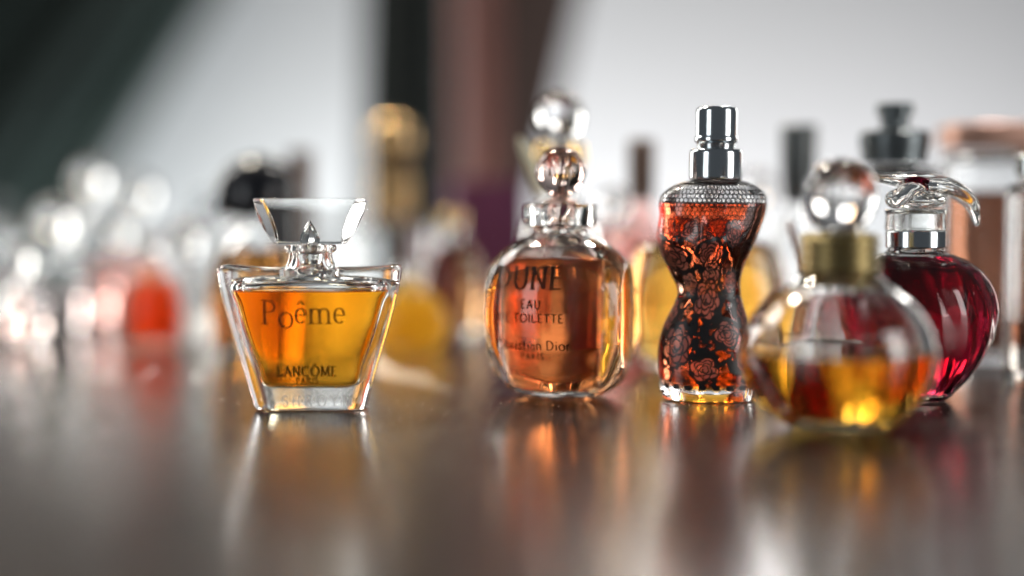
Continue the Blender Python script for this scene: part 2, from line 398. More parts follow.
L_amber = liquid('amber_perfume', (0.96, 0.35, 0.010), 1.35)
g, l = vessel(t, ok, ik, 3.36, G_clear, L_amber, 110, 128, omod=flare)
lettering('printed_name', [('Poême', -.08, 2.44, .64, .12, .06, True, .05, 0, {1: -.18})], g, ink('brown_black_ink', (0.03, 0.015, 0.008), .92), t)
lettering('printed_maker', [('LANCÔME', -.02, .98, .27, .20, .11, True, .10, 0, None), ('PARIS', -.02, .77, .17, .22, .14, True, .12, 0, None)],
          g, ink('brown_ink', (0.03, 0.012, 0.006), .97), t)
lettering('moulded_code', [('SHROYM', .25, .14, .30, .13, .10, False, .36, 0, None)], g, ink('frosted_mark', (0.85, 0.83, 0.8), .75), t)
# stopper: slab with bevelled ends, a pointed hollow over the plug
st = []
prof = [(4.60, 0.98, .90, .40, .14), (4.66, 1.03, .91, .46, .14), (5.0, 1.27, .96, .50, .14), (5.4, 1.47, 1.10, .53, .14), (5.80, 1.555, 1.32, .55, .14), (5.86, 1.55, 1.31, .54, .14)]
V, F = [], []
for (z, x0, x1, yf, ye) in prof:
    V += [(-x0, -ye, z), (-x1, -yf, z), (x1, -yf, z), (x0, -ye, z), (x0, ye, z), (x1, yf, z), (-x1, yf, z), (-x0, ye, z)]
F = grid_faces(0, len(prof), 8); F.append(tuple(range(8))[::-1]); F.append(tuple((len(prof)-1)*8+j for j in range(8)))
# pointed hollow inside
a = len(V); nn = 8
for (z, r) in ((4.64, .30), (4.86, .26), (5.06, .15), (5.26, .02)):
    for j in range(nn): V.append((r*math.cos(j*2*PI/nn), r*math.sin(j*2*PI/nn), z))
F += grid_faces(a, 4, nn, True); F.append(tuple(a+j for j in range(nn))); F.append(tuple(a+3*nn+j for j in range(nn))[::-1])
stp = link('stopper', mesh('stopper', V, F), G_clear, t, True); autosmooth(stp, 18)
stp.data.materials.append(glass('ground_glass', (.98, .98, .98), rough=.14))
for k in range(5):
    for j in (0, 2, 3, 7): stp.data.polygons[k*8+j].material_index = 1
bv = stp.modifiers.new('edge', 'BEVEL'); bv.width = 0.03*S; bv.segments = 2; bv.limit_method = 'ANGLE'; bv.angle_limit = math.radians(25)
lathe_solid('plug', cyl_keys([(4.02, .02), (4.02, .25), (4.08, .32), (4.3, .36), (4.585, .40), (4.59, .02)]), G_clear, stp, 24, 40)

# ---- 2. oval orange-red bottle with ball stopper
t = thing('perfume_bottle', 'rounded glass bottle of orange red toilet water topped by a glass ball', 'perfume bottle', (1.45, 42.6, 0.02), -0.30)
def facets(fx, fy):
    def f(R):
        R = R.copy(); R[:, :, 0] = np.clip(R[:, :, 0], -fx, fx); R[:, :, 1] = np.clip(R[:, :, 1], -fy, fy); return R
    return f
def egg(pts, k): return [(z, r, r*k, 2) for z, r in pts]
ok = egg([(0.12, .02), (0.10, .7), (0.0, 1.15), (0.03, 1.3), (.22, 1.66), (.6, 2.0), (1.1, 2.22), (1.7, 2.40), (2.4, 2.46), (3.1, 2.41), (3.7, 2.22), (4.2, 1.86), (4.6, 1.32), (4.78, .95), (4.86, .80)], .80) + \
     [(4.93, .74, .66, 2), (5.0, .84, .80, 2), (5.04, 1.0, 1.0, 2), (5.12, 1.08, 1.08, 2), (5.6, 1.12, 1.12, 2), (5.70, 1.06, 1.06, 2), (5.73, .9, .9, 2), (5.73, .5, .5, 2)]
ik = [(0.34, .02, .02, 3), (0.34, .9, .8, 5), (.40, 1.16, 1.0, 6), (.6, 1.26, 1.08, 7), (1.3, 1.34, 1.18, 7), (2.0, 1.38, 1.24, 7), (2.8, 1.38, 1.22, 7), (3.5, 1.36, 1.12, 7), (4.02, 1.32, .98, 6), (4.35, 1.1, .78, 4), (4.6, .75, .55, 2.6),
      (4.8, .46, .44, 2), (5.3, .40, .40, 2), (5.6, .42, .42, 2), (5.73, .44, .44, 2)]
L_red = liquid('orange_red_perfume', (0.985, 0.24, 0.055), 2.9)
def ribbed(R):
    R = R.copy(); y = R[:, :, 1]
    R[:, :, 1] += np.clip(y, 0, 1)*.045*np.cos(R[:, :, 0]*8+.6)      # upright ripples in the back wall
    return R
g, l = vessel(t, ok, ik, 4.02, G_clear, L_red, 110, 144, omod=facets(2.08, 9), imod=ribbed)
lettering('printed_name', [('DUNE', -.48, 3.26, .62, .17, .07, True, .10, 0, None)], g, ink('black_ink', (0.02, 0.01, 0.008), .92), t)
lettering('printed_kind', [('EAU', -.36, 2.70, .25, .19, .15, False, .12, 0, None), ('DE TOILETTE', -.40, 2.30, .25, .19, .15, False, .12, 0, None)],
          g, ink('black_print', (0.02, 0.01, 0.008), .92), t)
lettering('printed_maker', [('Christian Dior', -.34, 1.50, .28, .18, .11, False, .10, 0.0, None), ('PARIS', -.34, 1.22, .18, .2, .14, False, .22, 0, None)],
          g, ink('maker_ink', (0.02, 0.01, 0.008), .9), t)
stp = lathe_solid('stopper', cyl_keys([(5.2, .02), (5.2, .30), (5.3, .36), (5.74, .41), (5.75, .5), (5.80, .52), (5.86, .34), (5.92, .26), (5.97, .28), (6.06, .42), (6.2, .58), (6.4, .71), (6.67, .78), (6.95, .71), (7.15, .58), (7.32, .38), (7.42, .15), (7.44, .02)]), glass('rosy_glass', (1.0, .90, .86)), t, 110, 72)

# ---- 3. corset torso bottle
t = thing('perfume_bottle', 'torso shaped bottle of dark red perfume printed with black lace roses under steel spray cap', 'perfume bottle', (5.76, 41.5, 0.02), 0); t.scale.z = .984; t.rotation_euler.y = .010
sc = 34.27; b0 = 400.3; mid = 711.5
prof = [(405, 671, 752), (403.5, 667, 756), (400, 665, 758.5), (392, 663.5, 760), (377.5, 661.5, 760), (358.8, 660, 758), (344, 661.5, 755.5), (331.7, 664.6, 752), (319, 670, 748.5), (306.7, 676, 744.5),
        (296, 679, 742), (289, 677.5, 741.5), (280, 673, 742), (270, 668, 744.5), (260, 662.5, 748.5), (249, 658.5, 753), (239, 657, 757.5), (226, 659, 762), (218, 660, 764.5), (207.5, 659, 766.5),
        (200, 660.5, 766), (194, 665, 762), (189, 672, 756), (185, 681, 748), (182.5, 690, 741)]
ok = []; ik = []
for (y, Lx, Rx) in prof:
    z = max(0.0, (404.2-y)/33.9*0.995); hw = (Rx-Lx)/2/sc; cx = ((Rx+Lx)/2-mid)/sc
    ry = hw*(.66 if y > 300 else .62) if y > 200 else hw*.62+.0
    ok.append((z, hw, ry, 2.2, cx))
ok = [(0.10, .02, .02, 2, 0), (0.06, .7, .4, 2, 0)]+ok+[(6.58, .70, .55, 2, 0.1), (6.62, .55, .52, 2, .1)]
for (y, Lx, Rx) in prof:
    z = (404.2-y)/33.9*0.995
    if .5 < z < 6.35:
        hw = (Rx-Lx)/2/sc; cx = ((Rx+Lx)/2-mid)/sc
        ik.append((z, hw-.15, hw*.64-.14, 2.2, cx))
ik = [(0.36, .02, .02, 2, 0), (0.36, .7, .4, 2, 0), (.42, 1.12, .66, 2.2, 0)]+ik+[(6.42, .62, .42, 2, .1), (6.5, .42, .38, 2, .1), (6.62, .40, .38, 2, .1)]
def bust(k):
    def f(R):
        R = R.copy(); x, y, z = R[:, :, 0], R[:, :, 1], R[:, :, 2]
        fr = np.clip(-y*2.0, 0, 1)
        for bx in (-1.12, .10):
            R[:, :, 1] -= k*fr*np.exp(-((x-bx)**2/.22+(z-4.72)**2/.24))
        R[:, :, 1] += .10*fr*np.exp(-((x+.45)**2/.02+(z-4.9)**2/.5))
        return R
    return f
# print computed per vertex: 1 = black lace, 2 = dusky rose
m, nt, out = newmat('lace_printed_glass')
gl = N(nt, 'ShaderNodeBsdfGlass'); gl.inputs['Roughness'].default_value = 0; gl.inputs['IOR'].default_value = 1.5
no = N(nt, 'ShaderNodeTexNoise'); no.inputs['Scale'].default_value = 260; tc = N(nt, 'ShaderNodeTexCoord'); nt.links.new(tc.outputs['Object'], no.inputs[0])
bp = N(nt, 'ShaderNodeBump'); bp.inputs['Strength'].default_value = .12; bp.inputs['Distance'].default_value = 0.0008
nt.links.new(no.outputs[0], bp.inputs['Height']); nt.links.new(bp.outputs[0], gl.inputs['Normal'])
blk = N(nt, 'ShaderNodeBsdfPrincipled'); blk.inputs['Base Color'].default_value = (.012, .011, .012, 1); blk.inputs['Roughness'].default_value = .35
ros = N(nt, 'ShaderNodeBsdfPrincipled'); ros.inputs['Base Color'].default_value = (.38, .135, .11, 1); ros.inputs['Roughness'].default_value = .4
ab = N(nt, 'ShaderNodeAttribute', attribute_name='lace'); ar = N(nt, 'ShaderNodeAttribute', attribute_name='rose')
mr = N(nt, 'ShaderNodeMath', operation='MULTIPLY'); mr.inputs[1].default_value = .78; nt.links.new(ar.outputs['Fac'], mr.inputs[0])
m1 = N(nt, 'ShaderNodeMixShader'); m2 = N(nt, 'ShaderNodeMixShader')
nt.links.new(mr.outputs[0], m1.inputs[0]); nt.links.new(gl.outputs[0], m1.inputs[1]); nt.links.new(ros.outputs[0], m1.inputs[2])
nt.links.new(ab.outputs['Fac'], m2.inputs[0]); nt.links.new(m1.outputs[0], m2.inputs[1]); nt.links.new(blk.outputs[0], m2.inputs[2])
nt.links.new(m2.outputs[0], out.inputs['Surface'])
M_lace = m
L_dark = liquid('dark_red_perfume', (0.84, 0.085, 0.020), 1.9)
nO, nZ = 560, 380
g, l = vessel(t, ok, ik, 5.86, M_lace, L_dark, nZ, nO, omod=bust(.42), imod=bust(.34))
me = g.data; co = np.empty(len(me.vertices)*3); me.vertices.foreach_get('co', co); co = co.reshape(-1, 3)/S
# unrolled coordinates: u runs round the body, measured from the front
ang = np.arctan2(co[:, 0], -co[:, 1]*1.5); u = ang*1.55; v = co[:, 2]
def rose_mask(u, v, cu, cv, r, rot):
    q = int(rot*10) % 3; u = cu+(u-cu)*(1+.13*(q-1)); v = cv+(v-cv)*(1-.10*(q-1))
    du, dv = (u-cu)/r, (v-cv)/r; rho = np.hypot(du, dv); th = np.arctan2(dv, du)+rot
    edge = lambda R, n, ph, d: R*(1+d*(np.abs(np.sin(n*th/2+ph))-.6))
    e0 = edge(1.0, 4+q, 0, .30); inside = rho < e0
    line = np.abs(rho-e0) < .07
    for R, n, ph, d in ((.76, 4+(q+1) % 3, .8+rot, .34), (.52, 4, .2+q, .30), (.32, 3, 1.0, .25)):
        line |= (np.abs(rho-edge(R, n, ph, d)) < .055)
    line |= (rho < .26) & (np.abs((rho*9-th) % (2*PI)-PI) < .9)
    line |= inside & (rho > .5) & (np.abs(np.sin(2.5*th+1.1)) < .10)
    return inside, inside & line | line & (rho < 1.25)
def vnoise(u, v, f, seed):
    r = np.random.RandomState(seed); T = r.rand(64, 64); x = (u*f) % 64; y = (v*f) % 64
    i = np.floor(x).astype(int) % 64; j = np.floor(y).astype(int) % 64; fx = x-np.floor(x); fy = y-np.floor(y)
    fx = fx*fx*(3-2*fx); fy = fy*fy*(3-2*fy); k = (i+1) % 64; q = (j+1) % 64
    return (T[i, j]*(1-fx)+T[k, j]*fx)*(1-fy)+(T[i, q]*(1-fx)+T[k, q]*fx)*fy
# honeycomb net
s_ = .145; uu = u/s_; vv = v/s_
def hexd(x, y):
    r3 = math.sqrt(3); ax = (x % 1)-.5; ay = (y % r3)-r3/2; bx = ((x-.5) % 1)-.5; by = ((y-r3/2) % r3)-r3/2
    sel = ax*ax+ay*ay < bx*bx+by*by; gx = np.abs(np.where(sel, ax, bx)); gy = np.abs(np.where(sel, ay, by))
    return .5-np.maximum(gx, gx*.5+gy*r3/2)
net = hexd(uu, vv) < np.where(v > 5.7, .12, .055)
roses = [(-1.35, 4.25, .40, .3), (-.15, 4.30, .36, 1.4), (-.28, 3.02, .52, .7), (.50, 2.02, .36, 2.1), (-1.22, 1.65, .50, .2), (-.28, .98, .34, 1.2), (-.12, 3.72, .36, 2.6), (-1.10, 3.45, .30, 1.9),
         (1.35, 1.2, .42, .6), (1.5, 2.6, .38, 1.7), (.95, 3.5, .30, .9), (-2.0, 2.5, .4, .4), (.52, 4.95, .30, .2), (-.62, 5.05, .26, 1.1), (-2.1, 4.6, .4, .2), (2.3, 4.0, .42, 2.2), (2.4, 1.8, .46, .1), (-2.3, 1.1, .42, 1.0),
         (3.3, 3.0, .5, .3), (-3.2, 3.4, .5, .8), (3.4, 1.1, .45, .5), (-3.4, 1.9, .45, .2), (3.2, 4.6, .4, 1.0)]
n_a = vnoise(u, v, 4.2, 1)*.55+vnoise(u, v, 9.5, 2)*.45
cover = np.interp(v, [.4, .75, 1.2, 2.8, 3.3, 4.0, 4.6, 5.2, 5.6], [.32, .42, .51, .51, .43, .37, .27, .16, .0])
cover = cover-.12*np.clip(np.abs(u)-1.1, 0, 1)-.25*np.exp(-((u-.85)**2/.35+(v-4.5)**2/.5))
leaf = n_a < cover*.98
vein = np.abs(vnoise(u, v, 6, 5)-.5) < .035
rose = np.zeros(len(u), bool); line = np.zeros(len(u), bool)
for (a_, b_, r_, k_) in roses:
    r_ *= 1.08
    i_, l_ = rose_mask(u, v, a_, b_, r_, k_); rose |= i_; line |= l_
    d_ = np.hypot((u-a_)/r_, (v-b_)/r_); leaf |= (d_ > 1.0) & (d_ < 1.30+.5*(vnoise(u, v, 6, 9)-.5)) & (v < 4.9)
band = (v > .42) & (v < 6.6)
top = v > 5.25
lace = band & (((leaf & ~rose) | line) | (net & (top | ((v > 4.3) & ~rose))) | (vein & ~rose & (v < 5)))
# the lower hem of the print, a scalloped edge
lace |= (v > .36) & (v < .50) & (np.sin(u*14) > -.2)
rose &= band & ~lace
only_outer = np.zeros(len(u)); only_outer[:len(u)] = 1
nin = np.arange(len(u)) < len(u)      # inner wall shares the mesh: keep the print to the outer skin
n_out = None
O_rows = len(rings(ok, nZ, nO)); only_outer[O_rows*nO:] = 0
me.attributes.new('lace', 'FLOAT', 'POINT').data.foreach_set('value', (lace*only_outer).astype(np.float32))
me.attributes.new('rose', 'FLOAT', 'POINT').data.foreach_set('value', (rose*only_outer).astype(np.float32))
cx = .10
def shift(R): R = R.copy(); R[:, :, 0] += cx; return R
lathe_solid('collar', cyl_keys([(6.50, .02), (6.50, .72), (6.54, .765), (6.60, .775), (7.30, .765), (7.38, .74), (7.42, .68), (7.42, .02)]), M_chrome, t, 60, 64, shift)
lathe_solid('spray_cap', cyl_keys([(7.425, .02), (7.425, .54), (7.5, .55), (7.58, .56), (7.62, .60), (7.66, .63), (7.74, .63), (7.80, .60), (8.50, .60), (8.60, .58), (8.65, .53), (8.67, .45), (8.67, .02)]), M_chrome, t, 70, 64, shift)

# ---- 4. deep red fluted bottle with petal stopper
t = thing('perfume_bottle', 'round fluted bottle of deep crimson perfume with steel neck ring and clear petal shaped stopper', 'perfume bottle', (11.75, 41.4, 0.02), 0.3)
def flute(k, nfl):
    def f(R):
        R = R.copy(); x, y, z = R[:, :, 0], R[:, :, 1], R[:, :, 2]; th = np.arctan2(y, x)
        r = 1+k*np.clip((z-.1)/.4, 0, 1)*np.clip((4.3-z)/.8, 0, 1)*np.cos(nfl*(th+.16*(z-2)))
        R[:, :, 0] *= r; R[:, :, 1] *= r; return R
    return f
ok = egg([(0.10, .02), (0.08, .7), (0.0, .92), (.04, 1.02), (.3, 1.28), (.8, 1.72), (1.4, 2.12), (2.0, 2.34), (2.6, 2.43), (3.2, 2.32), (3.7, 2.02), (4.05, 1.55), (4.25, 1.10), (4.35, .86), (4.45, .80)], .86) + [(4.6, .72, .72, 2), (5.45, .70, .70, 2), (5.5, .6, .6, 2)]
ik = egg([(0.28, .02), (0.28, .7), (.42, 1.1), (.9, 1.62), (1.4, 1.96), (2.0, 2.18), (2.6, 2.25), (3.2, 2.14), (3.65, 1.86), (3.95, 1.4), (4.15, .9), (4.25, .6)], .84)+[(4.5, .45, .45, 2), (5.0, .42, .42, 2), (5.5, .42, .42, 2)]
L_crim = liquid('crimson_perfume', (0.22, 0.003, 0.020), 3.0)
g, l = vessel(t, ok, ik, 4.12, G_clear, L_crim, 90, 160, omod=flute(.010, 14))
lathe_solid('neck_ring', [(4.44, .74, .74, 2), (4.44, .84, .84, 2), (4.47, .865, .865, 2), (4.90, .865, .865, 2), (4.93, .84, .84, 2), (4.93, .74, .74, 2)], M_chrome, t, 30, 64)
lathe_solid('glass_collar', [(4.94, .72, .72, 2), (4.94, .84, .84, 2), (4.98, .88, .88, 2), (5.4, .86, .86, 2), (5.52, .90, .90, 2), (5.56, .84, .84, 2), (5.56, .72, .72, 2)], G_clear, t, 30, 64)
def blob_union(name, parts, mat, parent, voxel):
    bm = bmesh.new()
    for kind, *a in parts:
        if kind == 'ball':
            c, r, rot = a
            M = Matrix.Translation(Vector(c)*S) @ Matrix.Rotation(rot, 4, 'Y') @ Matrix.Diagonal((*[q*S for q in r], 1))
            bmesh.ops.create_icosphere(bm, subdivisions=4, radius=1, matrix=M)
        else:
            pts = a[0]; n_ = 16; ringsv = []
            for i, (p_, rw, rt) in enumerate(pts):
                p0 = Vector(pts[max(0, i-1)][0]); p1 = Vector(pts[min(len(pts)-1, i+1)][0]); d = (p1-p0).normalized()
                sd = d.cross(Vector((0, 0, 1))).normalized(); up = sd.cross(d)
                ringsv.append([bm.verts.new((Vector(p_)+sd*rw*math.cos(k*2*PI/n_)+up*rt*math.sin(k*2*PI/n_))*S) for k in range(n_)])
            for A, B in zip(ringsv, ringsv[1:]):
                for k in range(n_): bm.faces.new((A[k], A[(k+1) % n_], B[(k+1) % n_], B[k]))
            bm.faces.new(ringsv[0][::-1]); bm.faces.new(ringsv[-1])
    bmesh.ops.recalc_face_normals(bm, faces=bm.faces)
    me = bpy.data.meshes.new(name); bm.to_mesh(me); bm.free()
    o = link(name, me, mat, parent)
    r = o.modifiers.new('fuse', 'REMESH'); r.mode = 'VOXEL'; r.voxel_size = voxel*S; r.use_smooth_shade = True
    s2 = o.modifiers.new('soften', 'SMOOTH'); s2.iterations = 6; s2.factor = .6
    dg = bpy.context.evaluated_depsgraph_get(); me2 = bpy.data.meshes.new_from_object(o.evaluated_get(dg))
    o.modifiers.clear(); o.data = me2
    me2.polygons.foreach_set('use_smooth', [True]*len(me2.polygons))
    return o
def curve(pts, n_=10):
    """(point, half width, half thickness) keys -> smooth run"""
    K = np.array([[*p_, a_, b_] for p_, a_, b_ in pts]); s = np.arange(len(K)); q = np.linspace(0, len(K)-1, n_*(len(K)-1)+1)
    D = [pchip(s, K[:, i], q) for i in range(5)]
    return [((D[0][i], D[1][i], D[2][i]), D[3][i], D[4][i]) for i in range(len(q))]
stp = blob_union('stopper', [
    ('ball', (0.0, 0, 5.80), (.88, .84, .26), 0.0),
    ('run', curve([((-1.95, .1, 6.52), .12, .06), ((-1.2, .0, 6.46), .55, .15), ((-.2, -.1, 6.38), .85, .26), ((.6, -.2, 6.28), .82, .26), ((1.25, -.35, 6.02), .60, .22), ((1.60, -.42, 5.62), .34, .18), ((1.74, -.45, 5.05), .07, .07)])),
    ('run', curve([((.2, .2, 6.3), .5, .2), ((.9, .5, 6.35), .45, .15), ((1.6, .6, 6.1), .28, .13), ((1.95, .6, 5.75), .08, .06)])),
    ('run', curve([((-.1, -.2, 6.2), .4, .2), ((-.7, -.65, 6.1), .35, .2), ((-1.05, -.8, 5.85), .28, .2), ((-1.2, -.85, 5.62), .12, .1)])),
    ('ball', (-.95, -.45, 5.85), (.34, .32, .28), 0.0)], G_clear, t, .045)
tag_b = blob_union('coloured_petal_tip', [('ball', (-.25, -.30, 6.44), (.36, .26, .13), .15)], glass('crimson_glass', (.45, .02, .12), rough=.05), stp, .03)

# ---- 5. round near bottle, out of focus
t = thing('perfume_bottle', 'nearest round bottle, half full of amber, with ribbed olive gilt collar and ball stopper', 'perfume bottle', (8.24, 35.8, 0.02), 0)
def mottle(k):
    def f(R):
        R = R.copy(); th = np.arctan2(R[:, :, 1], R[:, :, 0]); z = R[:, :, 2]
        r = 1+k*np.cos(10*th)*np.clip((z-.2)/.5, 0, 1)*np.clip((3.9-z)/.6, 0, 1)
        R[:, :, 0] *= r; R[:, :, 1] *= r; return R
    return f
ok = egg([(0.12, .02), (0.10, .8), (0.0, 1.02), (.04, 1.15), (.35, 1.62), (.9, 2.12), (1.5, 2.40), (1.95, 2.46), (2.5, 2.36), (3.0, 2.08), (3.45, 1.62), (3.75, 1.2), (3.95, 1.0), (4.1, .9), (4.7, .86), (5.0, .8)], 1)
ik = egg([(0.55, .02), (0.55, .8), (.62, 1.2), (.95, 1.74), (1.5, 2.12), (1.95, 2.2), (2.5, 2.10), (3.0, 1.80), (3.45, 1.32), (3.75, .8), (4.0, .55), (4.5, .5), (5.0, .5)], 1)
L_gold = liquid('golden_perfume', (0.94, 0.50, 0.05), 3.0)
vessel(t, ok, ik, 2.02, glass('near_glass', (.99, .99, .985), rough=.02), L_gold, 70, 100, omod=mottle(.012))
pr = [(3.98, .88), (3.98, .98)]
for k in range(4):
    z = 4.0+k*.235; pr += [(z+.015, .93), (z+.05, 1.0), (z+.11, 1.03), (z+.17, 1.0), (z+.215, .925)]
pr += [(4.96, .95), (4.96, .84)]
lathe_solid('collar', [(z, r, r, 2) for z, r in pr], M_olive, t, 90, 64)
lathe_solid('ball_stopper', cyl_keys([(4.9, .02), (4.9, .4), (5.05, .46), (5.13, .62), (5.3, .75), (5.6, .87), (5.93, .92), (6.25, .87), (6.53, .72), (6.73, .5), (6.83, .25), (6.86, .02)]), glass('near_ball_glass', (.99, .99, .99), rough=.02), t, 80, 64)

# ================================================================== BOTTLES BEHIND
GRP = 'perfume bottles out of focus behind'
def round_keys(rw, h, flat=1.0, shoulder=.75, neck=.45, nh=.6):
    o = [(.08, .02), (0, rw*.62), (.08, rw*.78), (h*.22, rw*.96), (h*.45, rw), (h*shoulder, rw*.86), (h*.92, rw*.52), (h, neck), (h+nh, neck)]
    i = [(.3, .02), (.32, rw*.6), (h*.25, rw*.86), (h*.45, rw*.9), (h*shoulder-.05, rw*.74), (h*.9, rw*.4), (h, neck*.6), (h+nh, neck*.6)]
    return [(z, r, r*flat, 2.2) for z, r in o], [(z, r, r*flat*.96, 2.2) for z, r in i]
def box_keys(rw, ry, h, neck=.45, nh=.5, ex=6):
    o = [(.06, .02, .02, 3), (0, rw*.9, ry*.9, ex), (.08, rw, ry, ex), (h*.5, rw, ry, ex), (h-.15, rw, ry, ex), (h, rw*.93, ry*.93, ex*.8), (h+.05, neck*1.2, neck*1.2, 2), (h+.1, neck, neck, 2), (h+nh, neck, neck, 2)]
    i = [(.4, .02, .02, 3), (.42, rw*.75, ry*.7, ex*.8), (.55, rw-.22, ry-.2, ex*.8), (h*.5, rw-.22, ry-.2, ex*.8), (h-.4, rw-.22, ry-.2, ex*.8), (h-.2, rw*.7, ry*.7, 4), (h-.12, neck*.6, neck*.6, 2), (h+nh, neck*.6, neck*.6, 2)]
    return o, i
def back_bottle(label, px, Y, keys, level, lq, L_cm, cap, glassm=None, group=GRP, rz=0, name='perfume_bottle', wave=0):
    """px: where it stands across the picture, turned into a place on the table; cap: list of (part, profile, material)"""
    t = thing(name, label, 'perfume bottle', ((px-512)*Y/1422, Y, .02), rz, group)
    vessel(t, keys[0], keys[1], level, glassm or G_back, liquid('perfume', lq, L_cm), 36, 96 if wave else 48, omod=mottle(wave) if wave else None)
    for part, pf, mt in cap:
        lathe_solid(part, [(z, r, r, 2) if not isinstance(r, tuple) else (z, *r) for z, r in pf], mt, t, 30, 40)
    return t
def ball(z, r, stem=.3, base=None):
    b_ = base if base is not None else z-r-.35
    return [(b_, .02), (b_, stem), (z-r*.93, stem)]+[(z+r*math.sin(math.radians(a_)), r*math.cos(math.radians(a_))) for a_ in (-60, -40, -20, 0, 20, 40, 60, 78)]+[(z+r, .02)]
def cyl(z0, z1, r0, r1=None, bev=.06):
    r1 = r1 or r0
    return [(z0, .02), (z0, r0-bev), (z0+bev, r0), (z1-bev, r1), (z1, r1-bev), (z1, .02)]
# dark stepped cap, clear shoulders (behind the crimson bottle)
back_bottle('square clear bottle with dark stepped cap behind the crimson fluted bottle', 893, 47.6, box_keys(1.62, 1.1, 6.9, .7, .3), 3.5, (.9, .8, .6), 2, [
    ('cap', [(7.05, .02), (7.05, 1.0), (7.1, 1.08), (7.5, 1.08), (7.55, 1.15), (8.05, 1.15), (8.12, 1.05), (8.2, .5), (8.6, .48), (8.68, .62), (9.0, .62), (9.05, .55), (9.05, .02)], M_dark)])
# copper-lidded wide brown bottle, right edge
back_bottle('wide brown bottle under a flat copper lid at the right edge', 1040, 52, box_keys(3.5, 1.5, 7.6, 1.2, .2, 5), 6.2, (.22, .10, .06), 2.2, [
    ('lid', [(7.72, (.02, .02, 5)), (7.72, (3.4, 1.5, 5)), (7.8, (3.6, 1.6, 5)), (8.5, (3.6, 1.6, 5)), (8.6, (3.4, 1.5, 5)), (8.6, (.02, .02, 5))], M_copper)], wave=.03)
back_bottle('slim clear straight bottle cut by the right edge, before the copper lid', 1030, 45.5, box_keys(.75, .7, 6.3, .4, .3, 3), 2.0, (.9, .8, .7), 2, [
    ('cap', cyl(6.62, 7.3, .5), M_chrome)], G_clear)
# two small ones with plain stoppers
back_bottle('small clear bottle with dark teal drum stopper left of the dark stepped cap', 798, 52.5, round_keys(1.25, 5.3, .7, .75, .5, .4), 2.6, (.9, .6, .62), 2, [
    ('stopper', cyl(5.75, 8.6, .55, .68), M_teal)])
back_bottle('small clear bottle with brown stopper left of the steel spray cap', 641, 54, round_keys(1.35, 5.4, .75, .75, .5, .4), 2.9, (.92, .42, .40), 2, [
    ('stopper', cyl(5.85, 8.15, .5, .52), M_brown)], G_pink)
# amber fan-shaped bottle behind the torso bottle
t = back_bottle('broad golden amber bottle behind the torso shaped one', 705, 49.0, round_keys(2.9, 4.9, .42, .85, .5, .5), 4.5, (.97, .46, .05), 2.0, [
    ('stopper', ball(5.9, .6, .35, 5.22), G_back)])
bt = thing('highlight_beads', 'short diagonal row of pale pink beads standing in for highlights left of the olive gilt collar', 'highlight beads', ((799-512)*45.0/1422, 45.0, 0.02), 0)  # beads and holder made up in place of a row of bright highlights
pts = [(-.27+.50*k/6, 0.02*k, 5.0-.23*k) for k in range(7)]
M_bead = solid('pink_bead', (.92, .78, .74), .2, .0, .05)
for p_ in pts:
    bm = bmesh.new(); bmesh.ops.create_icosphere(bm, subdivisions=2, radius=.15*S, matrix=Matrix.Translation(Vector(p_)*S))
    me = bpy.data.meshes.new('bead'); bm.to_mesh(me); bm.free(); link('bead', me, M_bead, bt, False)
lathe_solid('holder', [(0.0, .02, .02, 2), (0, .5, .5, 2), (.1, .55, .55, 2), (.2, .12, .12, 2), (2.0, .06, .06, 2), (3.5, .06, .06, 2, .22), (4.9, .05, .05, 2, -.2), (4.95, .02, .02, 2, -.25)], G_back, bt, 30, 16)
# ball-stopper bottle behind the orange red one
t = back_bottle('clear bottle with large glass ball stopper and gold collar behind the oval orange red bottle', 560, 49, round_keys(1.5, 6.3, .8, .8, .6, .7), 2.0, (.95, .85, .8), 3, [
    ('collar', cyl(7.02, 7.82, .92, .86), M_gold), ('ball_stopper', ball(8.70, .86, .45, 7.84), G_back)])
bt = blob_union('wing_ornament', [('run', curve([((-.70, -.5, 6.0), .10, .18), ((-.95, -.6, 6.9), .12, .24), ((-1.25, -.6, 7.6), .10, .20), ((-1.45, -.6, 8.0), .05, .06)]))], solid('cream_enamel', (.85, .78, .55), .3), t, .05)
# gold column bottle and neighbours (centre left)
back_bottle('tall pale bottle with a high gold column cap', 392, 66, box_keys(1.9, 1.2, 4.8, .8, .3, 4), 1.5, (.9, .88, .8), 2, [
    ('cap', [(5.0, .02), (5.0, .95), (5.2, 1.0), (6.8, 1.0), (7.2, .8), (7.6, .95), (7.95, .8), (8.2, 1.0), (9.0, 1.05), (9.4, .85), (9.7, .5), (9.8, .02)], solid('brown_gold', (.50, .33, .15), .25, 1.0, .1))])
back_bottle('low bottle of bright yellow perfume in front of the gold column cap', 409, 55.5, round_keys(1.55, 2.5, .8, .7, .45, .3), 2.2, (.99, .62, .03), 1.5, [
    ('cap', cyl(2.82, 3.4, .5), G_back)], glow_glass('glow_tint_glass', (1, .80, .36), .6))
back_bottle('round bottle of copper orange perfume beside the gold column cap', 452, 61, round_keys(1.35, 4.4, .8, .72, .45, .3), 4.0, (.9, .34, .10), 2.2, [
    ('cap', cyl(4.72, 5.4, .5), M_gold)])
bx = slab('carton', -1.9, 1.9, -1.0, 1.0, 0, 6.9, solid('magenta_card', (.16, .008, .075), .5, 0, .15), .06)
bx.location = Vector(((487-512)*71/1422, 71, .02))*S; bx.rotation_euler = (0, 0, .25)
tag(bx, 'dark magenta carton standing far back behind the bottles', 'carton')
